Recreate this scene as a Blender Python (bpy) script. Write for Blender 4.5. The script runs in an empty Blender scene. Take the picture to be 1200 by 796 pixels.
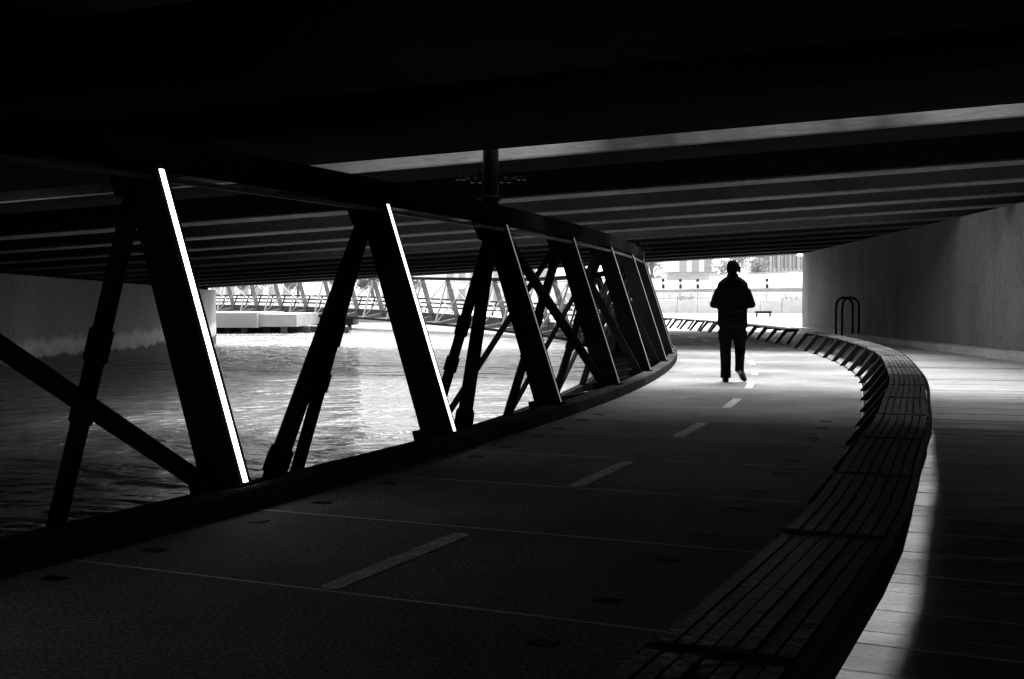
import bpy, bmesh, math, random
from mathutils import Vector, Matrix
random.seed(7)
S = bpy.context.scene
COL = S.collection

# ------------------------------------------------------------------ camera
F_PX = 1390.0
cd = bpy.data.cameras.new('camera')
cam = bpy.data.objects.new('camera', cd); COL.objects.link(cam)
cd.sensor_width = 36.0
cd.lens = 36.0 * F_PX / 1200.0
cd.clip_start = 0.05; cd.clip_end = 4000
cam.location = (0, 0, 1.2)
cam.rotation_euler = (math.radians(90) - math.atan(48.0 / F_PX), 0, 0)
S.camera = cam

# ------------------------------------------------------------------ light
SUN_EL, SUN_AZ = 64.0, 14.0          # azimuth from +Y towards +X
w = bpy.data.worlds.new('World'); S.world = w; w.use_nodes = True
nt = w.node_tree; nt.nodes.clear()
sky = nt.nodes.new('ShaderNodeTexSky'); sky.sky_type = 'NISHITA'; sky.sun_disc = False
sky.sun_elevation = math.radians(SUN_EL); sky.sun_rotation = math.radians(SUN_AZ)
sky.dust_density = 3.0
bw = nt.nodes.new('ShaderNodeRGBToBW')       # black-and-white photograph: a grey sky
bg = nt.nodes.new('ShaderNodeBackground'); bg.inputs['Strength'].default_value = 0.13
wo = nt.nodes.new('ShaderNodeOutputWorld')
nt.links.new(sky.outputs[0], bw.inputs[0]); nt.links.new(bw.outputs[0], bg.inputs['Color'])
nt.links.new(bg.outputs[0], wo.inputs['Surface'])
sd = bpy.data.lights.new('sun', 'SUN'); sd.energy = 1.5; sd.angle = math.radians(40); sd.color = (1, 1, 1)
sun = bpy.data.objects.new('sun', sd); COL.objects.link(sun)
sdir = Vector((math.sin(math.radians(SUN_AZ)) * math.cos(math.radians(SUN_EL)),
               math.cos(math.radians(SUN_AZ)) * math.cos(math.radians(SUN_EL)), math.sin(math.radians(SUN_EL))))
sun.rotation_euler = sdir.to_track_quat('Z', 'Y').to_euler()
sun.location = (0, 30, 40)
S.view_settings.view_transform = 'Standard'; S.view_settings.look = 'None'
S.view_settings.gamma = 1.0; S.view_settings.use_curve_mapping = False
S.view_settings.exposure = 2.8
S.render.engine = 'CYCLES'

# ------------------------------------------------------------------ materials
def vary(m, lo, hi):
    n = m.node_tree.nodes; L = m.node_tree.links; p = n['Principled BSDF']; src = p.inputs['Base Color'].links[0].from_socket
    oi = n.new('ShaderNodeObjectInfo'); mr = n.new('ShaderNodeMapRange'); mr.inputs['To Min'].default_value = lo; mr.inputs['To Max'].default_value = hi
    L.new(oi.outputs['Random'], mr.inputs['Value'])
    mx = n.new('ShaderNodeMix'); mx.data_type = 'RGBA'; mx.blend_type = 'MULTIPLY'; mx.inputs['Factor'].default_value = 1
    L.new(src, mx.inputs['A']); L.new(mr.outputs[0], mx.inputs['B']); L.new(mx.outputs['Result'], p.inputs['Base Color'])
def mat(name, col, rough=0.7, var=0.0, vscale=2.0, fine=0.0, fscale=60.0, bump=0.0, bscale=40.0, metal=0.0, spec=0.4, stretch=None, emit=None):
    m = bpy.data.materials.new(name); m.use_nodes = True
    n = m.node_tree.nodes; L = m.node_tree.links
    p = n['Principled BSDF']
    p.inputs['Roughness'].default_value = rough; p.inputs['Metallic'].default_value = metal
    p.inputs['Specular IOR Level'].default_value = spec
    p.inputs['Base Color'].default_value = (col, col, col, 1)
    if emit:
        p.inputs['Emission Color'].default_value = (1, 1, 1, 1); p.inputs['Emission Strength'].default_value = emit
    tc = n.new('ShaderNodeTexCoord'); vec = tc.outputs['Object']
    if stretch:
        mp = n.new('ShaderNodeMapping'); mp.inputs['Scale'].default_value = stretch
        L.new(vec, mp.inputs[0]); vec = mp.outputs[0]
    if var or fine:
        acc = None
        for amp, sc, det in ((var, vscale, 5.0), (fine, fscale, 3.0)):
            if not amp: continue
            nz = n.new('ShaderNodeTexNoise'); nz.inputs['Scale'].default_value = sc; nz.inputs['Detail'].default_value = det
            nz.inputs['Roughness'].default_value = 0.65
            L.new(vec, nz.inputs['Vector'])
            r = n.new('ShaderNodeMapRange'); r.inputs['From Min'].default_value = 0.3; r.inputs['From Max'].default_value = 0.7
            r.inputs['To Min'].default_value = 1 - amp; r.inputs['To Max'].default_value = 1 + amp
            L.new(nz.outputs['Fac'], r.inputs['Value'])
            if acc is None: acc = r.outputs[0]
            else:
                mu = n.new('ShaderNodeMath'); mu.operation = 'MULTIPLY'; L.new(acc, mu.inputs[0]); L.new(r.outputs[0], mu.inputs[1]); acc = mu.outputs[0]
        mu = n.new('ShaderNodeMath'); mu.operation = 'MULTIPLY'; mu.inputs[1].default_value = col; L.new(acc, mu.inputs[0])
        cb = n.new('ShaderNodeCombineColor')
        for k in range(3): L.new(mu.outputs[0], cb.inputs[k])
        L.new(cb.outputs[0], p.inputs['Base Color'])
    if bump:
        nz = n.new('ShaderNodeTexNoise'); nz.inputs['Scale'].default_value = bscale; nz.inputs['Detail'].default_value = 4
        L.new(vec, nz.inputs['Vector'])
        b = n.new('ShaderNodeBump'); b.inputs['Strength'].default_value = bump; b.inputs['Distance'].default_value = 0.02
        L.new(nz.outputs['Fac'], b.inputs['Height']); L.new(b.outputs[0], p.inputs['Normal'])
    return m

M = {}
M['slab'] = mat('exposed_aggregate_concrete', 0.2, 0.85, 0.4, 0.7, 0.8, 48, 0.6, 60)
M['joint'] = mat('joint_sealant', 0.85, 0.8, 0.2, 8)
M['linepaint'] = mat('road_paint', 0.66, 0.75, 0.35, 6, 0.6, 45, 0.5, 60)
M['kerb'] = mat('kerb_steel', 0.06, 0.6, 0.4, 3, 0.2, 40, 0.2, 30, spec=0.0)
M['plank'] = mat('weathered_timber', 0.26, 0.7, 0.25, 1.5, 0.3, 30, 0.4, 25, stretch=(1, 4, 1))
M['slat'] = mat('bench_timber', 0.032, 0.42, 0.3, 2.0, 0.3, 30, 0.3, 30, spec=0.35)
vary(M['plank'], .82, 1.15); vary(M['slat'], .55, 1.4); vary(M['slab'], .88, 1.1)
M['blackmetal'] = mat('black_coated_steel', 0.016, 0.5, 0.3, 4, bump=0.1, spec=0.12)
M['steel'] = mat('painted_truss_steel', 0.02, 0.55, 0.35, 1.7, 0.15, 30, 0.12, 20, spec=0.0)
M['steel_pale'] = mat('daylit_truss_steel', 0.11, 0.6, 0.35, 1.7, 0.15, 30)  # paler copy of the truss steel, daylight put into the colour
M['rod'] = mat('daylit_rod', 0.32, 0.5, 0.3, 3, 0.1, 40)  # pale far rods: daylight beyond the bridge put into the colour
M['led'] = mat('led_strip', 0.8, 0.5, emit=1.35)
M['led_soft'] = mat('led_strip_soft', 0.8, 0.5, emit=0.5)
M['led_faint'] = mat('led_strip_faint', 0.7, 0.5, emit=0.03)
M['led_bench'] = mat('bench_led', 0.8, 0.5, emit=2.9)
M['lamp'] = mat('lamp_glass', 0.8, 0.5, emit=3.0)
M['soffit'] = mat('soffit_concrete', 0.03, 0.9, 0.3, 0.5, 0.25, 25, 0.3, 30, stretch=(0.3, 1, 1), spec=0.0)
M['blackgirder'] = mat('shade_dark_girder', 0.016, 0.9, 0.4, 0.8, 0.3, 20, stretch=(0.3, 1, 1), spec=0.0)  # darker copy of the soffit, shade for girders in the deck opening
M['lit_soffit'] = mat('lit_soffit_concrete', 0.14, 0.9, 0.4, 0.7, 0.3, 15, stretch=(0.4, 1, 1), spec=0.0)  # paler than the soffit to stand for light from the floor
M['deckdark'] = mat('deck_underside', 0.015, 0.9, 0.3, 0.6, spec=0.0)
M['wallc'] = mat('abutment_concrete', 0.16, 0.9, 0.26, 0.8, 0.28, 26, 0.3, 25, stretch=(1, 1, 0.3), spec=0.1)
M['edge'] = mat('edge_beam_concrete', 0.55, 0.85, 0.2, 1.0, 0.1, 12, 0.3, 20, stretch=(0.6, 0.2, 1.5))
def light_blotches(m):
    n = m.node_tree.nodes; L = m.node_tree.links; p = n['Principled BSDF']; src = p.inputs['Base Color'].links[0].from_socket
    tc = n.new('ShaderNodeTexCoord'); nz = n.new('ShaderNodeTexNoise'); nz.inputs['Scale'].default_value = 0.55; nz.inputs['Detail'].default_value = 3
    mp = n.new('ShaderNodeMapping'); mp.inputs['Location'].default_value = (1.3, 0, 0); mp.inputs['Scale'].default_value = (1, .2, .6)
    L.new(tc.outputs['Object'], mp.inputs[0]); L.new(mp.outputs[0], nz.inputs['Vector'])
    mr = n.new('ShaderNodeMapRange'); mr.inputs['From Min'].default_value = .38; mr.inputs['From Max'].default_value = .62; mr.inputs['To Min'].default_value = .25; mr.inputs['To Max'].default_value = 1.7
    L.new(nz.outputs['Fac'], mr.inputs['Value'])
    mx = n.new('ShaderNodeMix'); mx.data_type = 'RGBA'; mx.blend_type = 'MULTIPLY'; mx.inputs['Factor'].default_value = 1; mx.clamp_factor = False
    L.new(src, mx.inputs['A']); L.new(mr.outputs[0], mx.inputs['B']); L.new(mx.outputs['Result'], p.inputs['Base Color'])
light_blotches(M['edge'])  # pale and dark blotches stand for uneven light along the beam
M['ledge'] = mat('ledge_concrete', 0.36, 0.85, 0.3, 1.4, 0.2, 25, 0.3, 25)
M['whitec'] = mat('white_concrete', 0.8, 0.8, 0.2, 0.25, 0.1, 3)
M['palec'] = mat('pale_concrete', 0.2, 0.85, 0.2, 0.5, 0.1, 10)
M['pane'] = mat('fence_panel', 0.45, 0.6, 0.15, 0.8)
M['riser'] = mat('terrace_concrete', 0.4, 0.85, 0.3, 0.4, 0.1, 4)
M['plaza'] = mat('pale_paving', 0.3, 0.85, 0.2, 0.25, 0.1, 6)
M['soil'] = mat('ground', 0.2, 0.9, 0.3, 0.05)
M['greyp'] = mat('grey_panel', 0.28, 0.7, 0.2, 1)
M['glass'] = mat('window_glass', 0.32, 0.12, spec=0.8)
M['darkwood'] = mat('dark_piles', 0.03, 0.85, 0.4, 2)
M['bark'] = mat('bark', 0.1, 0.9, 0.3, 6)
M['leaf'] = mat('leaves', 0.12, 0.6, 0.4, 1.2)
M['jacket'] = mat('black_jacket', 0.012, 0.85, 0.3, 12, bump=0.3, bscale=18, spec=0.0)
M['trouser'] = mat('black_trousers', 0.010, 0.9, 0.3, 10, bump=0.3, bscale=14, spec=0.0)
M['shoe'] = mat('black_shoe', 0.012, 0.5, spec=0.15)
M['skin'] = mat('skin', 0.22, 0.55)
M['hair'] = mat('dark_hair', 0.012, 0.5, 0.4, 60, bump=0.5, bscale=90, spec=0.0)
M['eye'] = mat('eye', 0.5, 0.3)

# pier concrete with a pale tide band and dark wet foot
def pier_mat():
    m = mat('pier_concrete', 0.36, 0.9, 0.2, 0.6, 0.25, 18, 0.3, 20, stretch=(1, 1, 0.3))
    n = m.node_tree.nodes; L = m.node_tree.links; p = n['Principled BSDF']
    src = p.inputs['Base Color'].links[0].from_socket
    tc = n.new('ShaderNodeTexCoord'); sx = n.new('ShaderNodeSeparateXYZ'); L.new(tc.outputs['Object'], sx.inputs[0])
    nz = n.new('ShaderNodeTexNoise'); nz.inputs['Scale'].default_value = 1.6; nz.inputs['Detail'].default_value = 6
    L.new(tc.outputs['Object'], nz.inputs['Vector'])
    ad = n.new('ShaderNodeMath'); ad.operation = 'MULTIPLY_ADD'; ad.inputs[1].default_value = 0.5
    L.new(nz.outputs['Fac'], ad.inputs[0]); L.new(sx.outputs['Z'], ad.inputs[2])
    cr = n.new('ShaderNodeValToRGB'); e = cr.color_ramp.elements
    mr = n.new('ShaderNodeMapRange'); mr.inputs['From Min'].default_value = -0.8; mr.inputs['From Max'].default_value = 1.4
    L.new(ad.outputs[0], mr.inputs['Value']); L.new(mr.outputs[0], cr.inputs['Fac'])
    e[0].position = 0.0; e[0].color = (0.12, 0.12, 0.12, 1); e[1].position = 1.0; e[1].color = (0.62, 0.62, 0.62, 1)
    for pos, c in ((0.27, 0.13), (0.31, 1.0), (0.44, 1.35), (0.56, 0.6)):
        x = e.new(pos); x.color = (c, c, c, 1)
    mx = n.new('ShaderNodeMix'); mx.data_type = 'RGBA'; mx.blend_type = 'MULTIPLY'; mx.inputs['Factor'].default_value = 1
    L.new(src, mx.inputs['A']); L.new(cr.outputs[0], mx.inputs['B']); L.new(mx.outputs['Result'], p.inputs['Base Color'])
    return m
M['pier'] = pier_mat()

def water_mat():
    m = bpy.data.materials.new('river_water'); m.use_nodes = True
    n = m.node_tree.nodes; L = m.node_tree.links; p = n['Principled BSDF']
    p.inputs['Base Color'].default_value = (0.21, 0.21, 0.21, 1)
    p.inputs['Roughness'].default_value = 0.03; p.inputs['IOR'].default_value = 1.33
    tc = n.new('ShaderNodeTexCoord')
    h = None
    for sc, amp, st in ((0.5, 2.4, (0.95, 1.05, 1)), (1.2, 1.4, (0.95, 1.1, 1)), (2.9, 0.5, (0.95, 1.1, 1)), (8.0, 0.12, (1, 1.1, 1))):
        mp = n.new('ShaderNodeMapping'); mp.inputs['Scale'].default_value = st; mp.inputs['Rotation'].default_value = (0, 0, 0.25)
        L.new(tc.outputs['Object'], mp.inputs[0])
        nz = n.new('ShaderNodeTexNoise'); nz.inputs['Scale'].default_value = sc; nz.inputs['Detail'].default_value = 3
        L.new(mp.outputs[0], nz.inputs['Vector'])
        mu = n.new('ShaderNodeMath'); mu.operation = 'MULTIPLY'; mu.inputs[1].default_value = amp; L.new(nz.outputs['Fac'], mu.inputs[0])
        if h is None: h = mu.outputs[0]
        else:
            a = n.new('ShaderNodeMath'); L.new(h, a.inputs[0]); L.new(mu.outputs[0], a.inputs[1]); h = a.outputs[0]
    b = n.new('ShaderNodeBump'); b.inputs['Strength'].default_value = 1.0; b.inputs['Distance'].default_value = 0.3
    L.new(h, b.inputs['Height']); L.new(b.outputs[0], p.inputs['Normal'])
    return m
M['water'] = water_mat()

# ------------------------------------------------------------------ mesh helpers
def new_obj(name, verts, faces, m=None, parent=None, smooth=False):
    me = bpy.data.meshes.new(name); me.from_pydata([tuple(v) for v in verts], [], faces); me.update()
    bm = bmesh.new(); bm.from_mesh(me); bmesh.ops.recalc_face_normals(bm, faces=bm.faces); bm.to_mesh(me); bm.free()
    if smooth: me.polygons.foreach_set('use_smooth', [True] * len(me.polygons))
    o = bpy.data.objects.new(name, me); COL.objects.link(o)
    if m: me.materials.append(M[m])
    if parent: o.parent = parent; o.matrix_parent_inverse = parent.matrix_world.inverted()
    return o

def empty(name, loc=(0, 0, 0), rz=0):
    o = bpy.data.objects.new(name, None); COL.objects.link(o); o.location = loc; o.rotation_euler = (0, 0, rz)
    o.matrix_world = Matrix.Translation(loc) @ Matrix.Rotation(rz, 4, 'Z')
    o.empty_display_size = 0.2
    return o

def tag(o, label, cat, group=None):
    o['label'] = label; o['category'] = cat
    if group: o['group'] = group
    return o
def struct(o): o['kind'] = 'structure'; return o

class MB:
    def __init__(s): s.v = []; s.f = []
    def add(s, vs, fs):
        k = len(s.v); s.v += [Vector(v) for v in vs]; s.f += [tuple(i + k for i in f) for f in fs]; return s
    def prism(s, a, b):
        """two matching closed loops"""
        n = len(a); fs = [tuple(range(n))[::-1], tuple(range(n, 2 * n))]
        for i in range(n): j = (i + 1) % n; fs.append((i, j, n + j, n + i))
        return s.add(list(a) + list(b), fs)
    def box(s, x0, x1, y0, y1, z0, z1):
        return s.prism([(x0, y0, z0), (x1, y0, z0), (x1, y1, z0), (x0, y1, z0)], [(x0, y0, z1), (x1, y0, z1), (x1, y1, z1), (x0, y1, z1)])
    def bar(s, a, b, wd, th, up=(0, 0, 1), wd2=None):
        a = Vector(a); b = Vector(b); d = (b - a).normalized(); up = Vector(up)
        x = d.cross(up).normalized(); y = x.cross(d).normalized(); wd2 = wd2 or wd
        la = [a + x * sx * wd / 2 + y * sy * th / 2 for sx, sy in ((-1, -1), (1, -1), (1, 1), (-1, 1))]
        lb = [b + x * sx * wd2 / 2 + y * sy * th / 2 for sx, sy in ((-1, -1), (1, -1), (1, 1), (-1, 1))]
        return s.prism(la, lb)
    def tube(s, pts, rs, n=8, cap=True):
        pts = [Vector(p) for p in pts]
        if not hasattr(rs, '__len__'): rs = [rs] * len(pts)
        k = len(s.v); prev = None
        for i, p in enumerate(pts):
            d = (pts[min(i + 1, len(pts) - 1)] - pts[max(i - 1, 0)]).normalized()
            if prev is None:
                x = d.cross(Vector((0.13, 0.2, 1)))
                if x.length < 1e-3: x = d.cross(Vector((1, 0, 0)))
                x.normalize()
            else: x = (prev - d * prev.dot(d)).normalized()
            prev = x; y = d.cross(x)
            for j in range(n):
                t = 2 * math.pi * j / n; s.v.append(p + (x * math.cos(t) + y * math.sin(t)) * rs[i])
        for i in range(len(pts) - 1):
            for j in range(n):
                j2 = (j + 1) % n; s.f.append((k + i * n + j, k + i * n + j2, k + (i + 1) * n + j2, k + (i + 1) * n + j))
        if cap:
            s.f.append(tuple(k + j for j in range(n))[::-1]); s.f.append(tuple(k + (len(pts) - 1) * n + j for j in range(n)))
        return s
    def rings(s, rings, n=16):
        """rings: list of (cx, cy, cz, rx, ry[, power])"""
        k = len(s.v)
        for r in rings:
            cx, cy, cz, rx, ry = r[:5]; pw = r[5] if len(r) > 5 else 2.0
            for j in range(n):
                t = 2 * math.pi * j / n; c, q = math.cos(t), math.sin(t)
                s.v.append(Vector((cx + rx * math.copysign(abs(c) ** (2 / pw), c), cy + ry * math.copysign(abs(q) ** (2 / pw), q), cz)))
        for i in range(len(rings) - 1):
            for j in range(n):
                j2 = (j + 1) % n; s.f.append((k + i * n + j, k + i * n + j2, k + (i + 1) * n + j2, k + (i + 1) * n + j))
        s.f.append(tuple(k + j for j in range(n))[::-1]); s.f.append(tuple(k + (len(rings) - 1) * n + j for j in range(n)))
        return s
    def build(s, name, m, parent=None, smooth=False): return new_obj(name, s.v, s.f, m, parent, smooth)

# ------------------------------------------------------------------ the path's centre line
CTRL = [(-13.5, -18), (-8.0, -8.4), (-4.95, -3.1), (-3.2, -0.1), (-1.93, 2.4), (-0.78, 4.83), (0.40, 7.52), (1.42, 10.2), (2.36, 13.0), (3.36, 16.6),
        (4.42, 21.7), (5.05, 26.3), (5.40, 30.9), (5.55, 35.5), (5.45, 40.7), (5.0, 46), (4.1, 51), (2.5, 56.5), (0.3, 61.7), (-3.0, 67.2), (-7.6, 73.6),
        (-13.6, 80), (-21, 87), (-30, 94.5)]
def catmull(P, m=24):
    out = []
    for i in range(1, len(P) - 2):
        p0, p1, p2, p3 = [Vector(p) for p in P[i - 1:i + 3]]
        t0 = 0; t1 = (p1 - p0).length ** .5; t2 = t1 + (p2 - p1).length ** .5; t3 = t2 + (p3 - p2).length ** .5
        for k in range(m):
            t = t1 + (t2 - t1) * k / m
            a1 = p0 * ((t1 - t) / (t1 - t0)) + p1 * ((t - t0) / (t1 - t0)); a2 = p1 * ((t2 - t) / (t2 - t1)) + p2 * ((t - t1) / (t2 - t1)); a3 = p2 * ((t3 - t) / (t3 - t2)) + p3 * ((t - t2) / (t3 - t2))
            b1 = a1 * ((t2 - t) / (t2 - t0)) + a2 * ((t - t0) / (t2 - t0)); b2 = a2 * ((t3 - t) / (t3 - t1)) + a3 * ((t - t1) / (t3 - t1))
            out.append(b1 * ((t2 - t) / (t2 - t1)) + b2 * ((t - t1) / (t2 - t1)))
    out.append(Vector(P[-2])); return out
CL = catmull([(CTRL[0][0] - 6, CTRL[0][1] - 9)] + CTRL + [(-40, 102.5)])
for _ in range(60):                                     # ease out the kinks
    CL = [CL[0]] + [(CL[i - 1] + CL[i] * 2 + CL[i + 1]) / 4 for i in range(1, len(CL) - 1)] + [CL[-1]]
ARC = [0.0]
for i in range(1, len(CL)): ARC.append(ARC[-1] + (CL[i] - CL[i - 1]).length)
i0 = min(range(len(CL)), key=lambda i: (CL[i] - Vector((-0.78, 4.83))).length)
A0 = ARC[i0]; S_MIN = -A0 + 0.5; S_MAX = ARC[-1] - A0 - 0.5
import bisect
def cpos(s):
    a = s + A0; i = min(max(bisect.bisect_right(ARC, a) - 1, 0), len(CL) - 2)
    return CL[i] + (CL[i + 1] - CL[i]) * ((a - ARC[i]) / (ARC[i + 1] - ARC[i]))
def frame(s):
    p = cpos(s); d = (cpos(min(s + 0.4, S_MAX)) - cpos(max(s - 0.4, S_MIN))).normalized()
    return p, d, Vector((d.y, -d.x))           # right-hand normal
def rise(y):
    t = min(max((y - 52) / 36.0, 0), 1); return 0.65 * t * t * (3 - 2 * t)
def roff(s):                                    # slight swell of the bench side of the path
    pts = ((-4, .09), (0, .07), (3, -.05), (6, -.11), (10, -.11), (15, 0.0), (99, 0.0))
    if s <= pts[0][0]: return pts[0][1]
    for (a, u), (b, v) in zip(pts[:-1], pts[1:]):
        if s <= b:
            t = (s - a) / (b - a); return u + (v - u) * t * t * (3 - 2 * t)
    return 0.0
def P(s, off, h=0.0):
    p, d, r = frame(s)
    if 1.40 < off < 2.29: off += roff(s)
    q = p + r * off
    return Vector((q.x, q.y, h + rise(p.y)))
MOD = 1.45
K0, K1 = int(S_MIN / MOD) + 1, int(S_MAX / MOD)
L_IN, R_FOOT = -1.40, 1.45
WATER = -0.75

# ------------------------------------------------------------------ setting: water, ground
o = struct(new_obj('water', [(-260, -60, WATER), (90, -60, WATER), (90, 150, WATER), (-260, 150, WATER)], [(0, 1, 2, 3)], 'water'))
o = struct(new_obj('ground', [(-1500, 118, -0.9), (1500, 118, -0.9), (1500, 2500, -0.9), (-1500, 2500, -0.9)], [(0, 1, 2, 3)], 'soil'))
# plaza on the right bank: follows the right side of the path, then the quay
edge = [P(k * 0.5, 2.45, 0) for k in range(int((-22) / 0.5), 200) if P(k * 0.5, 2.45, 0).y < 46.5 and P(k * 0.5, 2.45, 0).y > -24]
edge = [Vector((e.x, e.y, -0.06 if e.y < 44.5 else 0.0)) for e in edge]
pl = [Vector((e.x, e.y, -0.07)) for e in edge] + [Vector((6.6, 52, -0.07)), Vector((2, 78, -0.07)), Vector((-8, 96, -0.07)), Vector((-45, 112, -0.07)), Vector((-200, 117, -0.07)), Vector((-200, 320, -0.07)), Vector((260, 320, -0.07)), Vector((260, -24, -0.07))]
mb = MB(); mb.prism([v + Vector((0, 0, -0.9)) for v in pl], pl)
struct(mb.build('plaza_ground', 'plaza'))

# ------------------------------------------------------------------ path: filler bed, slabs, kerbs, dashes
def ribbon(name, s0, s1, prof, step, m, parent=None):
    """sweep a closed profile [(off, h)...] along the path"""
    n = max(1, int(round((s1 - s0) / step))); mb = MB(); k = len(prof)
    for i in range(n + 1):
        s = s0 + (s1 - s0) * i / n
        mb.v += [P(s, a, h) for a, h in prof]
    for i in range(n):
        for j in range(k):
            j2 = (j + 1) % k; mb.f.append((i * k + j, i * k + j2, (i + 1) * k + j2, (i + 1) * k + j))
    mb.f.append(tuple(range(k))[::-1]); mb.f.append(tuple(n * k + j for j in range(k)))
    return mb.build(name, m, parent)
path = struct(ribbon('path', K0 * MOD, K1 * MOD, [(-1.5, -0.0012), (-1.5, -0.28), (1.55, -0.28), (1.55, -0.0012)], MOD / 2, 'joint'))
for k in range(K0, K1):
    g = 0.011
    o = ribbon('slab', k * MOD + g, (k + 1) * MOD - g, [(L_IN + 0.006, 0), (L_IN + 0.006, -0.001), (1.545, -0.001), (1.545, 0)], MOD / 2, 'slab', path)
    ribbon('kerb_block', k * MOD + 0.006, (k + 1) * MOD - 0.006, [(L_IN, 0.115), (L_IN, -0.3), (-1.56, -0.3), (-1.56, 0.13), (L_IN - 0.02, 0.13)], MOD / 2, 'kerb', path)
for k in range(-8, 26, 2):                       # dashes of the centre line, rounded ends
    s0 = k * MOD + 0.02; s1 = s0 + 1.27; pts = []
    hw = 0.05
    for i in range(7): pts.append((s0 + 0.05 - 0.05 * math.sin(math.pi * i / 6), -hw * math.cos(math.pi * i / 6)))
    left = []
    for i in range(7): pts.append((s1 - 0.05 + 0.05 * math.sin(math.pi * i / 6), hw * math.cos(math.pi * i / 6)))
    mid = [( s0 + 0.05 + (s1 - s0 - 0.1) * t, hw) for t in (0.25, 0.5, 0.75)]
    vs = [P(a, b, 0.004) for a, b in pts]; lo = [P(a, b, 0.0005) for a, b in pts]
    MB().prism(lo, vs).build('lane_dash', 'linepaint', path)
for k in range(-3, 6):                          # dark anchor plates beside the joints
    for off in (-1.16, 1.12):
        for ds in (-0.32, 0.32):
            s = k * MOD + ds
            MB().prism([P(s + a, off + b, 0.0005) for a, b in ((-.035, -.055), (.035, -.055), (.035, .055), (-.035, .055))],
                       [P(s + a, off + b, 0.006) for a, b in ((-.03, -.05), (.03, -.05), (.03, .05), (-.03, .05))]).build('anchor_plate', 'blackmetal', path)

# ------------------------------------------------------------------ boardwalk
WALL_X = 10.45
def wall_x(y): return 10.1 + (y - 23.5) * 0.034
bwk = struct(ribbon('boardwalk', -20, 42, [(1.60, -0.05), (1.60, -0.3), (2.3, -0.3), (2.3, -0.05)], 0.8, 'darkwood'))
PLK = 0.16
n_pl = 0; s = -4.5
while s < 43.3:
    w_ = PLK
    def end(t):
        p, d, r = frame(t); a = p + r * 1.60
        xw = wall_x(a.y) - 0.02
        k = max((xw - a.x) / max(r.x, .2), 0.1); k = min(k, 16); b = a + r * k
        return a, b
    a0, b0 = end(s + 0.004); a1, b1 = end(s + w_ - 0.004)
    dz = random.uniform(-0.003, 0.003)
    if a0.y < 45:
        top = [(a0.x, a0.y, dz), (b0.x, b0.y, dz), (b1.x, b1.y, dz), (a1.x, a1.y, dz)]
        MB().prism([(x, y, z - 0.035) for x, y, z in top], top).build('plank', 'plank', bwk); n_pl += 1
    s += w_

# ------------------------------------------------------------------ slatted bench along the path
bench = tag(empty('slatted_bench', P(0, 1.9, 0)), 'long curving timber slatted bench on raked black ribs between path and boardwalk', 'bench')
SEAT = 0.40
def bp(s, u, h): return P(s, R_FOOT + u, h)
def rib(s):
    mb = MB(); t = 0.03
    for prof in ([(0.06, 0.0), (0.15, 0.0), (0.44, 0.33), (0.44, 0.37), (0.35, 0.37)],
                 [(0.44, 0.30), (0.69, 0.33), (0.69, 0.37), (0.44, 0.37)],
                 [(0.38, 0.0), (0.46, 0.0), (0.69, 0.33), (0.61, 0.33)]):
        mb.prism([bp(s - t, u, h) for u, h in prof], [bp(s + t, u, h) for u, h in prof])
    return mb.build('rib', 'blackmetal', bench)
b0, b1 = -6, 36
skip = (17, 18)
for k in range(b0, b1 + 1):
    if k != 18: rib(k * MOD)
for k in range(b0, b1):
    if k in skip: continue
    s0, s1 = k * MOD + 0.045, (k + 1) * MOD - 0.045
    far = k > 28
    ns = 7; u0, u1 = 0.36, 0.69
    for j in range(ns):
        a = u0 + (u1 - u0) * j / ns + 0.004; b = u0 + (u1 - u0) * (j + 1) / ns - 0.004; dh = random.uniform(-.003, .003)
        ribbon('slat', s0, s1, [(R_FOOT + a, 0.372), (R_FOOT + b, 0.372), (R_FOOT + b, SEAT + dh), (R_FOOT + a, SEAT + dh)], MOD / 2, 'slat', bench)
    # frame under the slats, raked back panel and recessed light
    ribbon('cross_frame', k * MOD - 0.04, k * MOD + 0.04, [(R_FOOT + 0.345, 0.371), (R_FOOT + 0.695, 0.371), (R_FOOT + 0.695, 0.393), (R_FOOT + 0.345, 0.393)], 0.08, 'blackmetal', bench)
    ribbon('nosing', s0 - .045, s1 + .045, [(R_FOOT + 0.697, 0.335), (R_FOOT + 0.722, 0.345), (R_FOOT + 0.722, 0.385), (R_FOOT + 0.697, 0.402)], MOD / 2, 'blackmetal', bench)
    if k < 14:
        ribbon('back_panel', s0 - .044, s1 + .044, [(R_FOOT + 0.42, 0.0), (R_FOOT + 0.435, 0.0), (R_FOOT + 0.64, 0.325), (R_FOOT + 0.625, 0.325)], MOD / 2, 'blackmetal', bench)
        ribbon('light_housing', s0 - .044, s1 + .044, [(R_FOOT + 0.630, 0.327), (R_FOOT + 0.694, 0.327), (R_FOOT + 0.694, 0.337), (R_FOOT + 0.630, 0.337)], MOD / 2, 'blackmetal', bench)
        ribbon('light_lip', s0 - .044, s1 + .044, [(R_FOOT + 0.688, 0.21), (R_FOOT + 0.695, 0.21), (R_FOOT + 0.695, 0.326), (R_FOOT + 0.688, 0.326)], MOD / 2, 'blackmetal', bench)
        ribbon('light_strip', s0 + 0.12, s1 - 0.12, [(R_FOOT + 0.645, 0.315), (R_FOOT + 0.682, 0.315), (R_FOOT + 0.682, 0.325), (R_FOOT + 0.645, 0.325)], MOD / 2, 'led_bench', bench)

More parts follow.
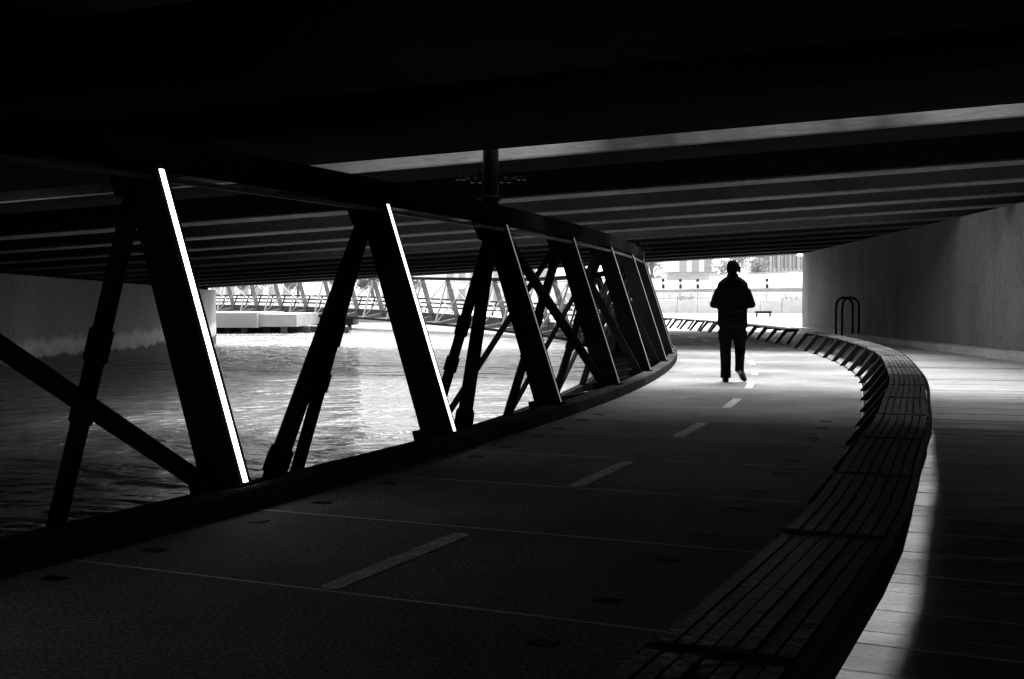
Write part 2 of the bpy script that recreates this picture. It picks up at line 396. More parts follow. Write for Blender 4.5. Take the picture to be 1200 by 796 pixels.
# ------------------------------------------------------------------ leaning truss over the water
truss = tag(empty('truss', P(MOD, -1.6, 0)), 'long curved steel truss leaning outwards over the water along the path', 'truss')
T_TOP = 2.02; LEAN = 0.61
nodes = [k for k in range(-9, K1 - 1, 2)]
def fin_pts(s, u, h):       # u: distance outward from the inner face, h: height
    t = (h - 0.13) / (T_TOP - 0.13); return P(s, -1.47 - LEAN * t - u, h)
def top(s): return P(s, -2.20, 2.0)
def outer(s): return P(s, -2.95, -0.36)
def base(s): return P(s, -1.62, 0.05)
def fin(s, near):
    th = 0.06; mb = MB()
    lo = [fin_pts(s + a, b, 0.10) for a, b in ((-th, 0), (th, 0), (th, 0.27), (-th, 0.27))]
    hi = [fin_pts(s + a, b, T_TOP) for a, b in ((-th, 0), (th, 0), (th, 0.23), (-th, 0.23))]
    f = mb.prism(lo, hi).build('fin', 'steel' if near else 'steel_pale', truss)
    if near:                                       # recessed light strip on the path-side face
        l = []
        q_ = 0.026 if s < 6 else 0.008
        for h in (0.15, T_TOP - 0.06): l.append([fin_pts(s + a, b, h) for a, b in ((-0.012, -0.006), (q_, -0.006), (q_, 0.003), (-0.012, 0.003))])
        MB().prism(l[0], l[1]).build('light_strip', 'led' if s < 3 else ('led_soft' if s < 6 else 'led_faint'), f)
        g = MB()
        for h, e in ((0.12, 0.27),):
            g.prism([fin_pts(s + a, b, 0.02) for a, b in ((-.11, -.03), (.11, -.03), (.11, .33), (-.11, .33))], [fin_pts(s + a, b, 0.145) for a, b in ((-.11, -.02), (.11, -.02), (.11, .32), (-.11, .32))])
        g.build('base_plate', 'steel', f)
    if s < 26:
        g = MB()                                   # gusset at the head and bolts at the foot
        g.prism([fin_pts(s + a, b, 1.80) for a, b in ((-.07, .02), (.07, .02), (.07, .33), (-.07, .33))], [fin_pts(s + a, b, T_TOP + .05) for a, b in ((-.07, -.01), (.07, -.01), (.07, .36), (-.07, .36))])
        g.build('gusset', 'steel', f)
        g = MB()
        for bb in (.06, .14, .22):
            for hh in (.22, .34): g.prism([fin_pts(s - .061 + 0 * i, bb + .016 * math.cos(i * 1.047), hh + .016 * math.sin(i * 1.047)) for i in range(6)], [fin_pts(s - .078, bb + .016 * math.cos(i * 1.047), hh + .016 * math.sin(i * 1.047)) for i in range(6)])
        g.build('bolt_group', 'steel', f)
    return f
def rodm(name, a, b, r, collar=None):
    mb = MB(); a = Vector(a); b = Vector(b); mb.tube([a, b], r, 8)
    if collar:
        for t0, t1 in collar: mb.tube([a.lerp(b, t0), a.lerp(b, t1)], r * 1.28, 8)
    return mb.build(name, 'steel' if collar is not None else 'rod', truss, smooth=False)
DOWN = {-1, 5, 7, 9, 11, 13}; UP = {1, 3}
for k in nodes:
    s = k * MOD
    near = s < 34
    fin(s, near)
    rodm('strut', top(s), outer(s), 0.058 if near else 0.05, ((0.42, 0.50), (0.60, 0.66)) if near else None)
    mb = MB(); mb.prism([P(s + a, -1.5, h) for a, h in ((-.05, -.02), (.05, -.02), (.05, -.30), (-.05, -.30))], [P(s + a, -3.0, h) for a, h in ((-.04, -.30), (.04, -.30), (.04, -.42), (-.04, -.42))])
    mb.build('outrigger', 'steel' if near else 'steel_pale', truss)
    if k + 2 in nodes:
        s2 = (k + 2) * MOD
        if k in UP: rodm('diagonal', P(s + 0.35, -1.56, 0.05), top(s2), 0.062, ((0.05, 0.1),))
        if k in DOWN or k < 0: rodm('diagonal', top(s), base(s2), 0.055, ())
        if 3 < k <= 13: rodm('diagonal', outer(s), top(s2), 0.035, ())
        if k > 13:
            rodm('diagonal', top(s), outer(s2), 0.028); rodm('diagonal', top(s2), base(s), 0.028)
        ribbon('top_chord', s, s2, [(-2.08, 1.98), (-2.08, 2.15), (-2.29, 2.15), (-2.29, 1.98)], MOD / 2, 'steel', truss)
        ribbon('handrail', s, s2, [(-2.06, 1.89), (-2.06, 1.92), (-2.09, 1.92), (-2.09, 1.89)], MOD / 2, 'steel_pale', truss)  # pale tone stands for the lit edge of the chord
        ribbon('bottom_chord', s, s2, [(-2.90, -0.30), (-2.90, -0.42), (-3.02, -0.42), (-3.02, -0.30)], MOD / 2, 'steel', truss)

# far side guard rail of the bridge span
guard = tag(empty('bridge_guard_rail', P(70, 1.5, 0)), 'low dark slatted guard rail on the far side of the distant bridge span', 'railing')
for k in range(36, K1 - 1):
    s = k * MOD
    MB().prism([P(s + a, b, 0) for a, b in ((-.03, 1.45), (.03, 1.45), (.03, 1.53), (-.03, 1.53))], [P(s + a, b, 0.75) for a, b in ((-.03, 1.75), (.03, 1.75), (.03, 1.83), (-.03, 1.83))]).build('post', 'blackmetal', guard)
    for h in (0.25, 0.5, 0.74):
        u = 1.5 + 0.3 * h / 0.75
        ribbon('rail', s, s + MOD, [(u, h), (u + .04, h), (u + .04, h + .1), (u, h + .1)], MOD, 'blackmetal', guard)

# ------------------------------------------------------------------ road bridge overhead
def soff(x, y): return 1.2 + 1.68 + 0.0467 * (x - 10.8) - 0.013 * (y - 44.2)
bridge = tag(empty('road_bridge', (0, 20, 2.8)), 'dark concrete road bridge overhead on rows of parallel girders', 'bridge')
XL, XR = -17.0, 15.0
def wy(wv, x): return wv - 0.29 * x
def girder(w0, w1, depth=1.1, m='soffit', name='girder', lift=0.0, xl=XL, xr=XR):
    loops = []
    for x in (xl, xr):
        ya, yb = wy(w0, x), wy(w1, x); za, zb = soff(x, ya) + lift, soff(x, yb) + lift
        loops.append([(x, ya, za), (x, yb, zb), (x, yb + 0.10, zb + depth), (x, ya - 0.10, za + depth)])
    g = MB().prism(loops[0], loops[1]).build(name, m, bridge)
    if name == 'girder' and w0 > 14:                # added paler strip: bounce light on the underside put into the colour
        c, hw = (w0 + w1) / 2, min((w1 - w0) / 2 - .02, .34); loops = []
        for x in (xl, xr):
            ya, yb = wy(c - hw, x), wy(c + hw, x)
            loops.append([(x, ya, soff(x, ya) - .025), (x, yb, soff(x, yb) - .025), (x, yb, soff(x, yb) + .01), (x, ya, soff(x, ya) + .01)])
        MB().prism(loops[0], loops[1]).build('lit_soffit', 'lit_soffit', g)
    return g
def slab(w0, w1, lift, depth, name, m): return girder(w0, w1, depth, m, name, lift)
near_w = [-27 + 2.9 * i for i in range(13)]      # ... up to 7.8
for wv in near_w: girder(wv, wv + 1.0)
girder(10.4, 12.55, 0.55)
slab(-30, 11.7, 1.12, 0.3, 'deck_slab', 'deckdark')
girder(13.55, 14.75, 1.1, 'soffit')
girder(13.40, 13.545, 4.6, 'edge', 'edge_beam', 0.0)  # unseen upper part made this tall to block sun at the gap
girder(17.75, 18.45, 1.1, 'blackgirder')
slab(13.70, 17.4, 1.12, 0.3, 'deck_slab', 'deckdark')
for a_, b_ in ((20.8, 21.4), (23.8, 24.4), (26.8, 27.4)): girder(a_, b_, 1.1, 'blackgirder')  # deck left open over these to let sun onto the path
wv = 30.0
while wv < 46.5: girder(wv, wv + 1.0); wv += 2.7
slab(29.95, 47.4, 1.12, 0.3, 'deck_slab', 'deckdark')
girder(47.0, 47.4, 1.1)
girder(11.72, 13.2, 0.3, 'deckdark', 'deck_slab', 1.13, XL, -1.9)      # added cover, stops light through the gap over the river
girder(17.42, 29.9, 0.3, 'deckdark', 'deck_slab', 1.13, XL, -5.5)  # added cover, keeps light off the water at left
girder(17.42, 29.9, 0.3, 'deckdark', 'deck_slab', 1.13, 8.4, XR)      # added cover, keeps light off the abutment wall
def diaphragm(x0, x1, w0, w1, lift):
    loops = []
    for x in (x0, x1):
        ya, yb = wy(w0, x), wy(w1, x); za, zb = soff(x, ya) + lift, soff(x, yb) + lift
        loops.append([(x, ya, za), (x, yb, zb), (x, yb, zb + 0.6), (x, ya, za + 0.6)])
    MB().prism(loops[0], loops[1]).build('diaphragm', 'soffit', bridge)

MB().prism([(11.9, -30, soff(11.9, -30) - .2), (12.3, -30, soff(12.3, -30) - .2), (12.3, 43.7, soff(12.3, 43.7) - .2), (11.9, 43.7, soff(11.9, 43.7) - .2)],
           [(11.9, -30, soff(11.9, -30) + 1.1), (12.3, -30, soff(12.3, -30) + 1.1), (12.3, 43.7, soff(12.3, 43.7) + 1.1), (11.9, 43.7, soff(11.9, 43.7) + 1.1)]).build('end_diaphragm', 'deckdark', bridge)
# right abutment wall, left pier
wall = tag(empty('abutment_wall', (10.5, 20, 0)), 'tall plain concrete abutment wall beside the boardwalk', 'wall')
y = -30.0; ys = [-30, -22, -14, -6, 2, 10, 18, 25, 31.3, 37.6, 44.2]
for a, b in zip(ys[:-1], ys[1:]):
    lo = [(wall_x(a + .008), a + .008, -0.5), (15, a + .008, -0.5), (15, b - .008, -0.5), (wall_x(b - .008), b - .008, -0.5)]
    hi = [(x_, y_, soff(x_, y_) - 0.012 if x_ < 12 else soff(12, y_) - 0.012) for x_, y_, _ in lo]
    MB().prism(lo, hi).build('wall_panel', 'wallc', wall)
MB().prism([(wall_x(-30) + .1, -30, -0.5), (14.9, -30, -.5), (14.9, 44.1, -.5), (wall_x(44.1) + .1, 44.1, -.5)], [(wall_x(-30) + .1, -30, 1.5), (14.9, -30, 1.5), (14.9, 44.1, 1.5), (wall_x(44.1) + .1, 44.1, 1.5)]).build('wall_core', 'deckdark', wall)
ledge = tag(empty('wall_ledge', (10, 20, 0)), 'low rough concrete ledge along the foot of the abutment wall', 'ledge')
yy = -6.0
while yy < 44:
    L_ = 3.0
    a, b = yy + .006, min(yy + L_ - .006, 44.2)
    lo = [(wall_x(a) - 0.42, a, -0.2), (wall_x(a) - 0.012, a, -0.2), (wall_x(b) - 0.012, b, -0.2), (wall_x(b) - 0.42, b, -0.2)]
    h = 0.15 + random.uniform(-.006, .006)
    MB().prism(lo, [(x_, y_, h) for x_, y_, _ in lo]).build('ledge_block', 'ledge', ledge)
    yy += L_
pier = tag(empty('bridge_pier', (-13, 40, WATER)), 'tide-stained concrete river pier at the left under the road bridge', 'pier')
def pier_top(y): return min(soff(-12.7, y), 9) - 0.02
for a, b in ((-30, 8), (8, 22), (22, 36.6), (36.6, 51)):
    lo = [(-15.5, a + .006, -2), (-12.8, a + .006, -2), (-12.72, b - .006, -2), (-15.5, b - .006, -2)]
    MB().prism(lo, [(x_, y_, pier_top(y_) - 0.12) for x_, y_, _ in lo]).build('pier_panel', 'pier', pier)
MB().prism([(-15.4, -30, -2), (-13, -30, -2), (-13, 50.8, -2), (-15.4, 50.8, -2)], [(-15.4, -30, pier_top(-30) + .1), (-13, -30, pier_top(-30) + .1), (-13, 50.8, pier_top(50.8) + .1), (-15.4, 50.8, pier_top(50.8) + .1)]).build('pier_core', 'deckdark', pier)

# hanging drain pipes
def downpipe(x, y, z0, r, label):
    root = tag(empty('drain_pipe', (x, y, z0)), label, 'pipe', 'drain pipes hung from the bridge')
    zt = soff(x, y) + 0.5
    MB().tube([(x, y, z0), (x, y, zt)], r, 12).build('pipe', 'blackmetal', root, True)
    mb = MB()
    for sx in (-1, 1):
        mb.tube([(x, y, zt - .75), (x + sx * .22, y - .02, zt - .78), (x + sx * .36, y, zt - .76)], .014, 6)
        for t in (.12, .2, .3, .36): mb.box(x + sx * t - .02, x + sx * t + .02, y - .05, y + .03, zt - .82 + .03 * (t > .25), zt - .74 + .03 * (t < .2))
    mb.build('bracket', 'blackmetal', root)
    MB().tube([(x, y, z0 + .3), (x, y, z0 + .36)], r * 1.25, 12).build('coupling', 'blackmetal', root, True)
downpipe(-0.23, 12.9, 1.95, 0.085, 'thick black drain pipe with bracket hanging above the truss top')
downpipe(3.2, 30.2, 2.2, 0.06, 'thin distant black drain pipe hanging below the far girders')

# lamp at the top of the far wall corner
lamp = tag(empty('wall_lamp', (10.6, 44.3, 2.7)), 'small bright lamp under the girders at the far wall corner', 'lamp')
MB().box(10.62, 11.12, 44.3, 44.45, 2.80, 2.98).build('housing', 'whitec', lamp)
MB().box(10.64, 11.10, 44.22, 44.297, 2.80, 2.96).build('diffuser', 'lamp', lamp)

# hooped handrail on the ledge
hoop = tag(empty('hooped_handrail', (10.4, 38.5, 0.15)), 'pair of black tubular hoops standing by the abutment wall', 'handrail')
for ox, oy, wd in ((10.34, 35.3, .25), (10.58, 35.5, .25)):
    pts = [(ox - wd, oy, 0.1), (ox - wd, oy, 0.9)]
    for i in range(1, 8):
        t = math.pi * i / 8; pts.append((ox - wd * math.cos(t), oy, 0.98 + wd * math.sin(t)))
    pts += [(ox + wd, oy, 0.9), (ox + wd, oy, 0.1)]
    MB().tube([(x - .45, y, z) for x, y, z in pts], 0.036, 8).build('hoop', 'blackmetal', hoop, True)

# ------------------------------------------------------------------ person walking away
def bake_remesh(o, voxel, smooth_it=6):
    r = o.modifiers.new('r', 'REMESH'); r.mode = 'VOXEL'; r.voxel_size = voxel
    sm = o.modifiers.new('s', 'SMOOTH'); sm.iterations = smooth_it; sm.factor = 0.5
    dg = bpy.context.evaluated_depsgraph_get(); dg.update()
    me = bpy.data.meshes.new_from_object(o.evaluated_get(dg))
    o.modifiers.clear(); old = o.data; o.data = me
    me.polygons.foreach_set('use_smooth', [True] * len(me.polygons))
    if not me.materials: me.materials.append(old.materials[0])
    return o
pp = Vector((3.16, 17.0, 0.0))
person = tag(empty('person', pp, math.radians(-9)), 'person in dark jacket and trousers walking away along the path', 'person')
def pbuild(mb, name, m):
    o = new_obj(name, mb.v, mb.f, m); o.parent = person; return o
LK, LA = (-0.092, 0.03, 0.50), (-0.090, 0.03, 0.085)
RK, RA = (0.112, 0.09, 0.50), (0.098, -0.13, 0.20)
# body: one continuous skin surface (head, neck, trunk, arms with hands, legs)
b = MB()
b.rings([(0, .01, .86, .14, .10), (0, .01, .95, .15, .11), (0, .01, 1.1, .14, .10), (0, .01, 1.28, .165, .11), (0, .01, 1.40, .15, .09), (0, .015, 1.48, .08, .07)], 16)
b.tube([(0, .01, 1.42), (0, .03, 1.50), (0, .05, 1.58)], [.062, .056, .056], 12)
def head_pt(x, y, z):   # tilt head forward & a little to the right
    v = Matrix.Rotation(math.radians(-16), 4, 'X') @ Vector((x, y, z)); v = Matrix.Rotation(math.radians(-14), 4, 'Z') @ v
    return v + Vector((0.0, .06, 1.615))
k0 = len(b.v)
b.rings([(0, .035, -.10, .022, .03), (0, .03, -.085, .045, .06), (0, .015, -.05, .06, .078), (0, .004, 0, .070, .090), (0, -.002, .05, .074, .096), (0, -.004, .085, .064, .082), (0, -.004, .108, .040, .052), (0, -.004, .116, .015, .02)], 16)
b.tube([(0, .085, .01), (0, .108, -.025), (0, .092, -.035)], [.010, .016, .008], 8)                       # nose
b.tube([(-.03, .078, -.062), (0, .090, -.062), (.03, .078, -.062)], [.007, .011, .007], 6)                 # mouth
for sx in (-1, 1):
    b.tube([(sx * .066, .005, -.03), (sx * .073, .002, .0), (sx * .070, .002, .03)], [.009, .013, .010], 8)  # ear
    b.tube([(sx * .012, .088, .028), (sx * .045, .078, .026)], [.008, .010], 6)                                # brow
for i in range(k0, len(b.v)): b.v[i] = head_pt(*b.v[i])
for sx in (-1, 1):
    E = Vector((sx * .250, -.035, 1.13)); W = Vector((sx * .085, .235, 1.13)); Sh = Vector((sx * .15, 0, 1.375))
    b.tube([Sh, Sh.lerp(E, .5), E, E.lerp(W, .4), W], [.045, .048, .040, .040, .028], 10)
    d = Vector((-sx * .25, .95, .15)).normalized(); u = Vector((0, -.2, 1)).normalized(); sd_ = d.cross(u).normalized()
    palm = W + d * .05
    k = len(b.v); b.rings([(0, 0, -.045, .026, .015), (0, 0, 0, .036, .016), (0, 0, .045, .038, .014)], 10)
    for i in range(k, len(b.v)):
        v = b.v[i].copy(); b.v[i] = palm + u * v.x + sd_ * v.y + d * v.z
    for q, ln in ((-.028, .058), (-.009, .072), (.010, .078), (.029, .070)):
        r0 = palm + d * .04 + u * q; cur = sd_ * (-sx)
        b.tube([r0, r0 + d * ln * .5, r0 + d * ln * .8 + cur * ln * .35 * 1, r0 + d * ln * .85 + cur * ln * .75], [.0095, .009, .0085, .0075], 7)
    t0 = palm - d * .02 + u * .034
    b.tube([t0, t0 + d * .03 + u * .025, t0 + d * .06 + u * .024 + sd_ * (-sx) * .015], [.012, .011, .009], 7)
for hip, kn, an in (((-.085, .01, .90), LK, LA), ((.085, .01, .90), RK, RA)):
    b.tube([hip, Vector(hip).lerp(Vector(kn), .5), kn, Vector(kn).lerp(Vector(an), .35), an], [.085, .075, .055, .052, .036], 12)
for an, toe in ((LA, (-.085, .20, .03)), (RA, (.15, 0.03, .07))):
    b.tube([(an[0], an[1] - .035, an[2] - .035), (an[0], an[1] + .05, an[2] - .05), toe], [.030, .034, .022], 10)
body = bake_remesh(pbuild(b, 'body', 'skin'), 0.0065, 3)
# eyes
for sx in (-1, 1):
    e = MB(); e.rings([(0, 0, -.011, .003, .003), (0, 0, -.007, .009, .009), (0, 0, 0, .0115, .0115), (0, 0, .007, .009, .009), (0, 0, .011, .003, .003)], 8)
    for i in range(len(e.v)): e.v[i] = head_pt(e.v[i].x + sx * .031, e.v[i].y + .078, e.v[i].z + .008)
    pbuild(e, 'eye', 'eye')
# jacket
j = MB()
j.rings([(0, .005, .80, .208, .152, 2.4), (0, .005, .86, .214, .156, 2.4), (0, .0, 1.0, .208, .150, 2.4), (0, -.005, 1.15, .206, .148, 2.4), (0, -.01, 1.28, .216, .150, 2.4), (0, -.005, 1.37, .218, .14, 2.3),
         (0, 0, 1.42, .208, .125, 2.2), (0, 0, 1.46, .170, .11, 2.1), (0, .01, 1.50, .118, .092), (0, .02, 1.52, .080, .08), (0, .03, 1.56, .078, .076)], 24)
for sx in (-1, 1):
    E = Vector((sx * .258, -.045, 1.12)); W = Vector((sx * .11, .21, 1.13)); Sh = Vector((sx * .125, -.005, 1.375))
    j.tube([Sh, Sh.lerp(E, .35) + Vector((sx * .012, 0, 0)), Sh.lerp(E, .75), E, E.lerp(W, .35), E.lerp(W, .75), W], [.060, .080, .075, .072, .066, .058, .050], 14)
    j.tube([(sx * .15, -.13, .93), (sx * .17, -.125, .87)], [.03, .03], 8)          # pocket bulge
    for h, dx in ((1.22, .01), (1.30, -.01)):
        c = Sh.lerp(E, (1.40 - h) / .26); j.tube([c + Vector((-.075 * sx, -.05, .03)), c + Vector((.03 * sx, -.075, -.02))], [.012, .016], 6)   # folds
j.tube([(-.18, -.148, 1.06), (.0, -.153, 1.02), (.17, -.145, 1.07)], [.014, .018, .014], 8)
j.tube([(-.15, -.15, .90), (.02, -.152, .94), (.19, -.13, .90)], [.012, .014, .012], 8)
bake_remesh(pbuild(j, 'jacket', 'jacket'), 0.011, 4)
# trousers
t = MB()
t.rings([(0, .005, .99, .160, .115), (0, .005, .92, .178, .128), (0, .005, .84, .182, .125), (0, .008, .77, .170, .110)][::-1], 20)
t.tube([(-.088, .005, .84), (-.092, .012, .68), Vector(LK) + Vector((-.004, 0, 0)), (-.091, .02, .32), (-.090, .02, .16), (-.090, .02, .06)], [.102, .098, .082, .077, .074, .078], 14)
t.tube([(.088, .005, .84), (.100, .04, .68), RK, (.108, .01, .37), (.102, -.08, .26), (.098, -.125, .165)], [.102, .098, .080, .071, .064, .066], 14)
t.tube([(-.14, -.05, .50), (-.05, -.07, .52)], [.012, .012], 6); t.tube([(.05, .0, .50), (.16, .02, .53)], [.012, .014], 6)
t.tube([(-.12, -.05, .19), (-.01, -.08, .16)], [.012, .014], 6)
t.rings([(-.172, .01, .74, .03, .06), (-.172, .01, .60, .026, .055)][::-1], 10)
t.rings([(.178, .045, .74, .032, .06), (.186, .07, .60, .026, .055)][::-1], 10)
bake_remesh(pbuild(t, 'trousers', 'trouser'), 0.010, 4)
# shoes
def shoe(an, toe, pitch, lift=0.0):
    m_ = MB(); a = Vector(an); tt = Vector(toe); hd = Vector((tt.x - a.x, tt.y - a.y, 0)).normalized(); sdv = Vector((hd.y, -hd.x, 0))
    k_ = 1.18
    prof = [(-.075, .030, .0, .055), (-.06, .037, .0, .075), (.0, .038, .0, .085), (.07, .043, .0, .065), (.14, .046, .0, .05), (.19, .036, .002, .04), (.215, .014, .006, .028)]
    k = []
    for x, hw, z0, z1 in prof:
        hw *= k_; z1 *= k_
        k.append([(x, -hw, z0), (x, hw, z0), (x, hw * .95, z0 + (z1 - z0) * .55), (x, hw * .6, z1), (x, -hw * .6, z1), (x, -hw * .95, z0 + (z1 - z0) * .55)])
    R = Matrix.Rotation(pitch, 3, 'Y')
    for r in k:
        for v in r:
            q = R @ (Vector(v) - Vector((.14, 0, 0))) + Vector((.14, 0, 0))
            m_.v.append(Vector((a.x, a.y, 0)) + hd * q.x + sdv * q.y + Vector((0, 0, q.z + lift)))
    for i in range(len(k) - 1):
        for jx in range(6): m_.f.append((i * 6 + jx, i * 6 + (jx + 1) % 6, (i + 1) * 6 + (jx + 1) % 6, (i + 1) * 6 + jx))
    m_.f.append(tuple(range(6))[::-1]); m_.f.append(tuple(range((len(k) - 1) * 6, len(k) * 6)))
    o = pbuild(m_, 'shoe', 'shoe'); sb = o.modifiers.new('s', 'SUBSURF'); sb.levels = 2; sb.render_levels = 2
    o.data.polygons.foreach_set('use_smooth', [True] * len(o.data.polygons))
shoe((LA[0], LA[1] - .005, 0), (-.09, .25, 0), 0)
shoe((RA[0], RA[1] - .0, 0.0), (.17, .04, 0), math.radians(36), .04)
# hair
h = MB()
h.rings([(0, -.035, -.075, .052, .050), (0, -.030, -.04, .070, .070), (0, -.022, 0, .082, .088), (0, -.012, .05, .087, .102), (0, -.008, .09, .076, .092), (0, -.008, .118, .050, .062), (0, -.008, .130, .018, .022)], 18)
for i in range(26):
    an = random.uniform(0, 2 * math.pi); z = random.uniform(-.06, .12); r = .078 * math.sqrt(max(.1, 1 - (max(z, 0) / .15) ** 2))
    p0 = Vector((math.cos(an) * r, -.02 + math.sin(an) * r * 1.05, z))
    if p0.y > .05 and z < .05: continue
    h.tube([p0, p0 * 1.06 + Vector((random.uniform(-.02, .02), -.008, random.uniform(-.04, .015)))], [.014, .006], 6)
h.tube([(.055, .03, .07), (.085, .03, .03), (.098, .025, -.02), (.094, .025, -.045)], [.030, .026, .017, .008], 8)
h.tube([(-.02, .05, .10), (.02, .085, .085), (.05, .095, .06)], [.030, .028, .016], 8)
for i in range(len(h.v)): h.v[i] = head_pt(*h.v[i])
bake_remesh(pbuild(h, 'hair', 'hair'), 0.006, 2)

# ------------------------------------------------------------------ far bank, left: abutment on piles
ab = tag(empty('bank_abutment', (-14, 68, WATER)), 'pale concrete abutment block on dark piles at the far left bank', 'abutment')
MB().box(-30, -14.2, 66.0, 74, -0.42, 0.40).build('block', 'palec', ab)
MB().box(-30, -12.1, 66.6, 74.5, -0.38, 0.32).build('lower_block', 'greyp', ab)
for i in range(14): MB().tube([(-24 + i * 1.12, 66.6 + (i % 2) * .8, -1.6), (-24 + i * 1.12, 66.6 + (i % 2) * .8, -0.4)], .2, 8).build('pile', 'darkwood', ab)
MB().box(-30, -10.5, 68.6, 69, -1.4, -0.40).build('pile_screen', 'darkwood', ab)
wh = tag(empty('timber_wharf', (-9, 76, WATER)), 'dark low timber wharf beyond the abutment block', 'wharf')
MB().box(-14, -10.2, 76, 79, -0.5, 0.1).build('wharf_deck', 'darkwood', wh)
for i in range(6): MB().tube([(-13.7 + i * .65, 76.2, -1.6), (-13.7 + i * .65, 76.2, 0.25 * (i % 2))], .14, 8).build('pile', 'darkwood', wh)
cap = tag(empty('mooring_block', (-8.6, 72, WATER)), 'small white concrete block standing in the water under the far span', 'block')
MB().rings([(-12.55, 71, -1.2, .45, .45, 5), (-12.55, 71, -.1, .45, .45, 5), (-12.55, 71, -.04, .40, .40, 5)], 20).build('block', 'whitec', cap)

# ------------------------------------------------------------------ trees
def tree(x, y, z, h, r, label, seed, dens=1.0, cat='tree'):
    rnd = random.Random(seed)
    root = tag(empty('tree', (x, y, z)), label, cat, 'trees on the far bank')
    tr = MB(); th = h * .42
    bend = rnd.uniform(-.3, .3)
    tr.tube([(x, y, z), (x + bend * .3, y, z + th * .5), (x + bend, y, z + th), (x + bend * 1.3, y, z + h * .75)], [h * .03, h * .024, h * .018, h * .007], 8)
    cl = []
    for i in range(int(15 * dens)):
        a = rnd.uniform(0, 6.28); rr = r * math.sqrt(rnd.random()) * .85; zz = z + h * rnd.uniform(.36, .95)
        sc = 1 - .6 * abs((zz - z) / h - .62) / .4
        c = Vector((x + bend + math.cos(a) * rr * sc, y + math.sin(a) * rr * sc, zz)); cl.append((c, r * rnd.uniform(.22, .42)))
        st = Vector((x + bend, y, z + th * rnd.uniform(.75, 1.2)))
        tr.tube([st, st.lerp(c, .55) + Vector((0, 0, .1)), c], [h * .011, h * .007, h * .003], 5)
    tr.build('trunk', 'bark', root, True)
    lv = MB()
    for c, cr in cl:
        for q in range(int(120 * dens)):
            d = Vector((rnd.gauss(0, 1), rnd.gauss(0, 1), rnd.gauss(0, .8))).normalized() * cr * rnd.random() ** .4
            p = c + d; n1 = Vector((rnd.gauss(0, 1), rnd.gauss(0, 1), rnd.gauss(0, 1))).normalized(); n2 = n1.orthogonal().normalized(); sz = rnd.uniform(.10, .2)
            lv.add([p - n1 * sz, p + n2 * sz * .5, p + n1 * sz, p - n2 * sz * .5], [(0, 1, 2, 3)])
    me = bpy.data.meshes.new('crown'); me.from_pydata([tuple(v) for v in lv.v], [], lv.f); me.materials.append(M['leaf'])
    o = bpy.data.objects.new('crown', me); COL.objects.link(o); o.parent = root; o.matrix_parent_inverse = root.matrix_world.inverted()
trees = [(-24.5, 112, 6.2, 2.0, 'leftmost leafy tree behind the far truss'), (-20.5, 114, 7.0, 2.2, 'second leafy tree from the left behind the far truss'),
         (-16.8, 113, 6.5, 2.0, 'third leafy tree from the left behind the far truss'), (-13.4, 115, 7.2, 2.3, 'tall leafy tree left of the middle behind the far truss'),
         (-10, 114, 6.4, 1.9, 'slender leafy tree at the middle behind the far truss'),
         (14.2, 150, 8.6, 2.8, 'leafy tree at the left end above the terrace'), (17.6, 152, 8.2, 2.6, 'leafy tree second from left above the terrace'),
         (28.4, 152, 8.8, 3.2, 'broad leafy tree right of the walking person, beside the striped building'), (31.8, 154, 8.0, 2.6, 'smaller leafy tree touching the striped building')]
for i, (x, y, hh, r, lab) in enumerate(trees): tree(x, y, -0.07, hh, r, lab, 40 + i)

# ------------------------------------------------------------------ buildings and terrace on the far bank
def building(name, x0, x1, y0, y1, h, label, wm, cols, rows, z0=-0.07, ww=.6, fin_=False):
    root = tag(empty(name, ((x0 + x1) / 2, y0, z0)), label, 'building')
    MB().box(x0, x1, y0, y1, z0, h).build('wall', wm, root)
    MB().box(x0 - .2, x1 + .2, y0 - .2, y1 + .2, h + .003, h + .35).build('roof', 'palec', root)
    dx = (x1 - x0) / cols; dz = (h - z0 - .6) / rows
    for i in range(cols):
        for j_ in range(rows):
            cx = x0 + dx * (i + .5); cz = z0 + .6 + dz * (j_ + .45)
            f = MB().box(cx - dx * ww / 2, cx + dx * ww / 2, y0 - .06, y0 - .005, cz - dz * .3, cz + dz * .3).build('window', 'glass', root)
            MB().box(cx - dx * ww / 2 - .06, cx + dx * ww / 2 + .06, y0 - .12, y0 - .062, cz - dz * .3 - .1, cz - dz * .3).build('sill', wm, f)
    if fin_:
        n = int((x1 - x0) / .55)
        for i in range(n): MB().box(x0 + i * .55, x0 + i * .55 + .16, y0 - .45, y0 - .13, z0, h).build('fin', 'greyp', root)
    return root
building('apartment_building', -42, -27.5, 150, 165, 9.5, 'white building behind the trees at the far left', 'whitec', 8, 3)
building('office_building', -9, 5, 158, 172, 8.5, 'pale office building behind the middle of the far truss', 'whitec', 9, 3)
building('striped_building', 34.5, 48, 165, 178, 9, 'pale building with close vertical fins near the abutment wall', 'whitec', 10, 2, fin_=True)
building('low_building', 22.2, 27.2, 160, 168, 7.6, 'plain pale block above the walking person', 'whitec', 3, 2)

# embankment promenade wall behind the far truss
pw = tag(empty('promenade_wall', (-20, 106, 0)), 'long white river wall behind the far truss', 'wall')
for i in range(12):
    x0 = -46 + i * 3.2; MB().box(x0, x0 + 3.18, 108 - i * .55, 108.6 - i * .55, -1, 1.35 + .02 * (i % 2)).build('wall_panel', 'whitec', pw)
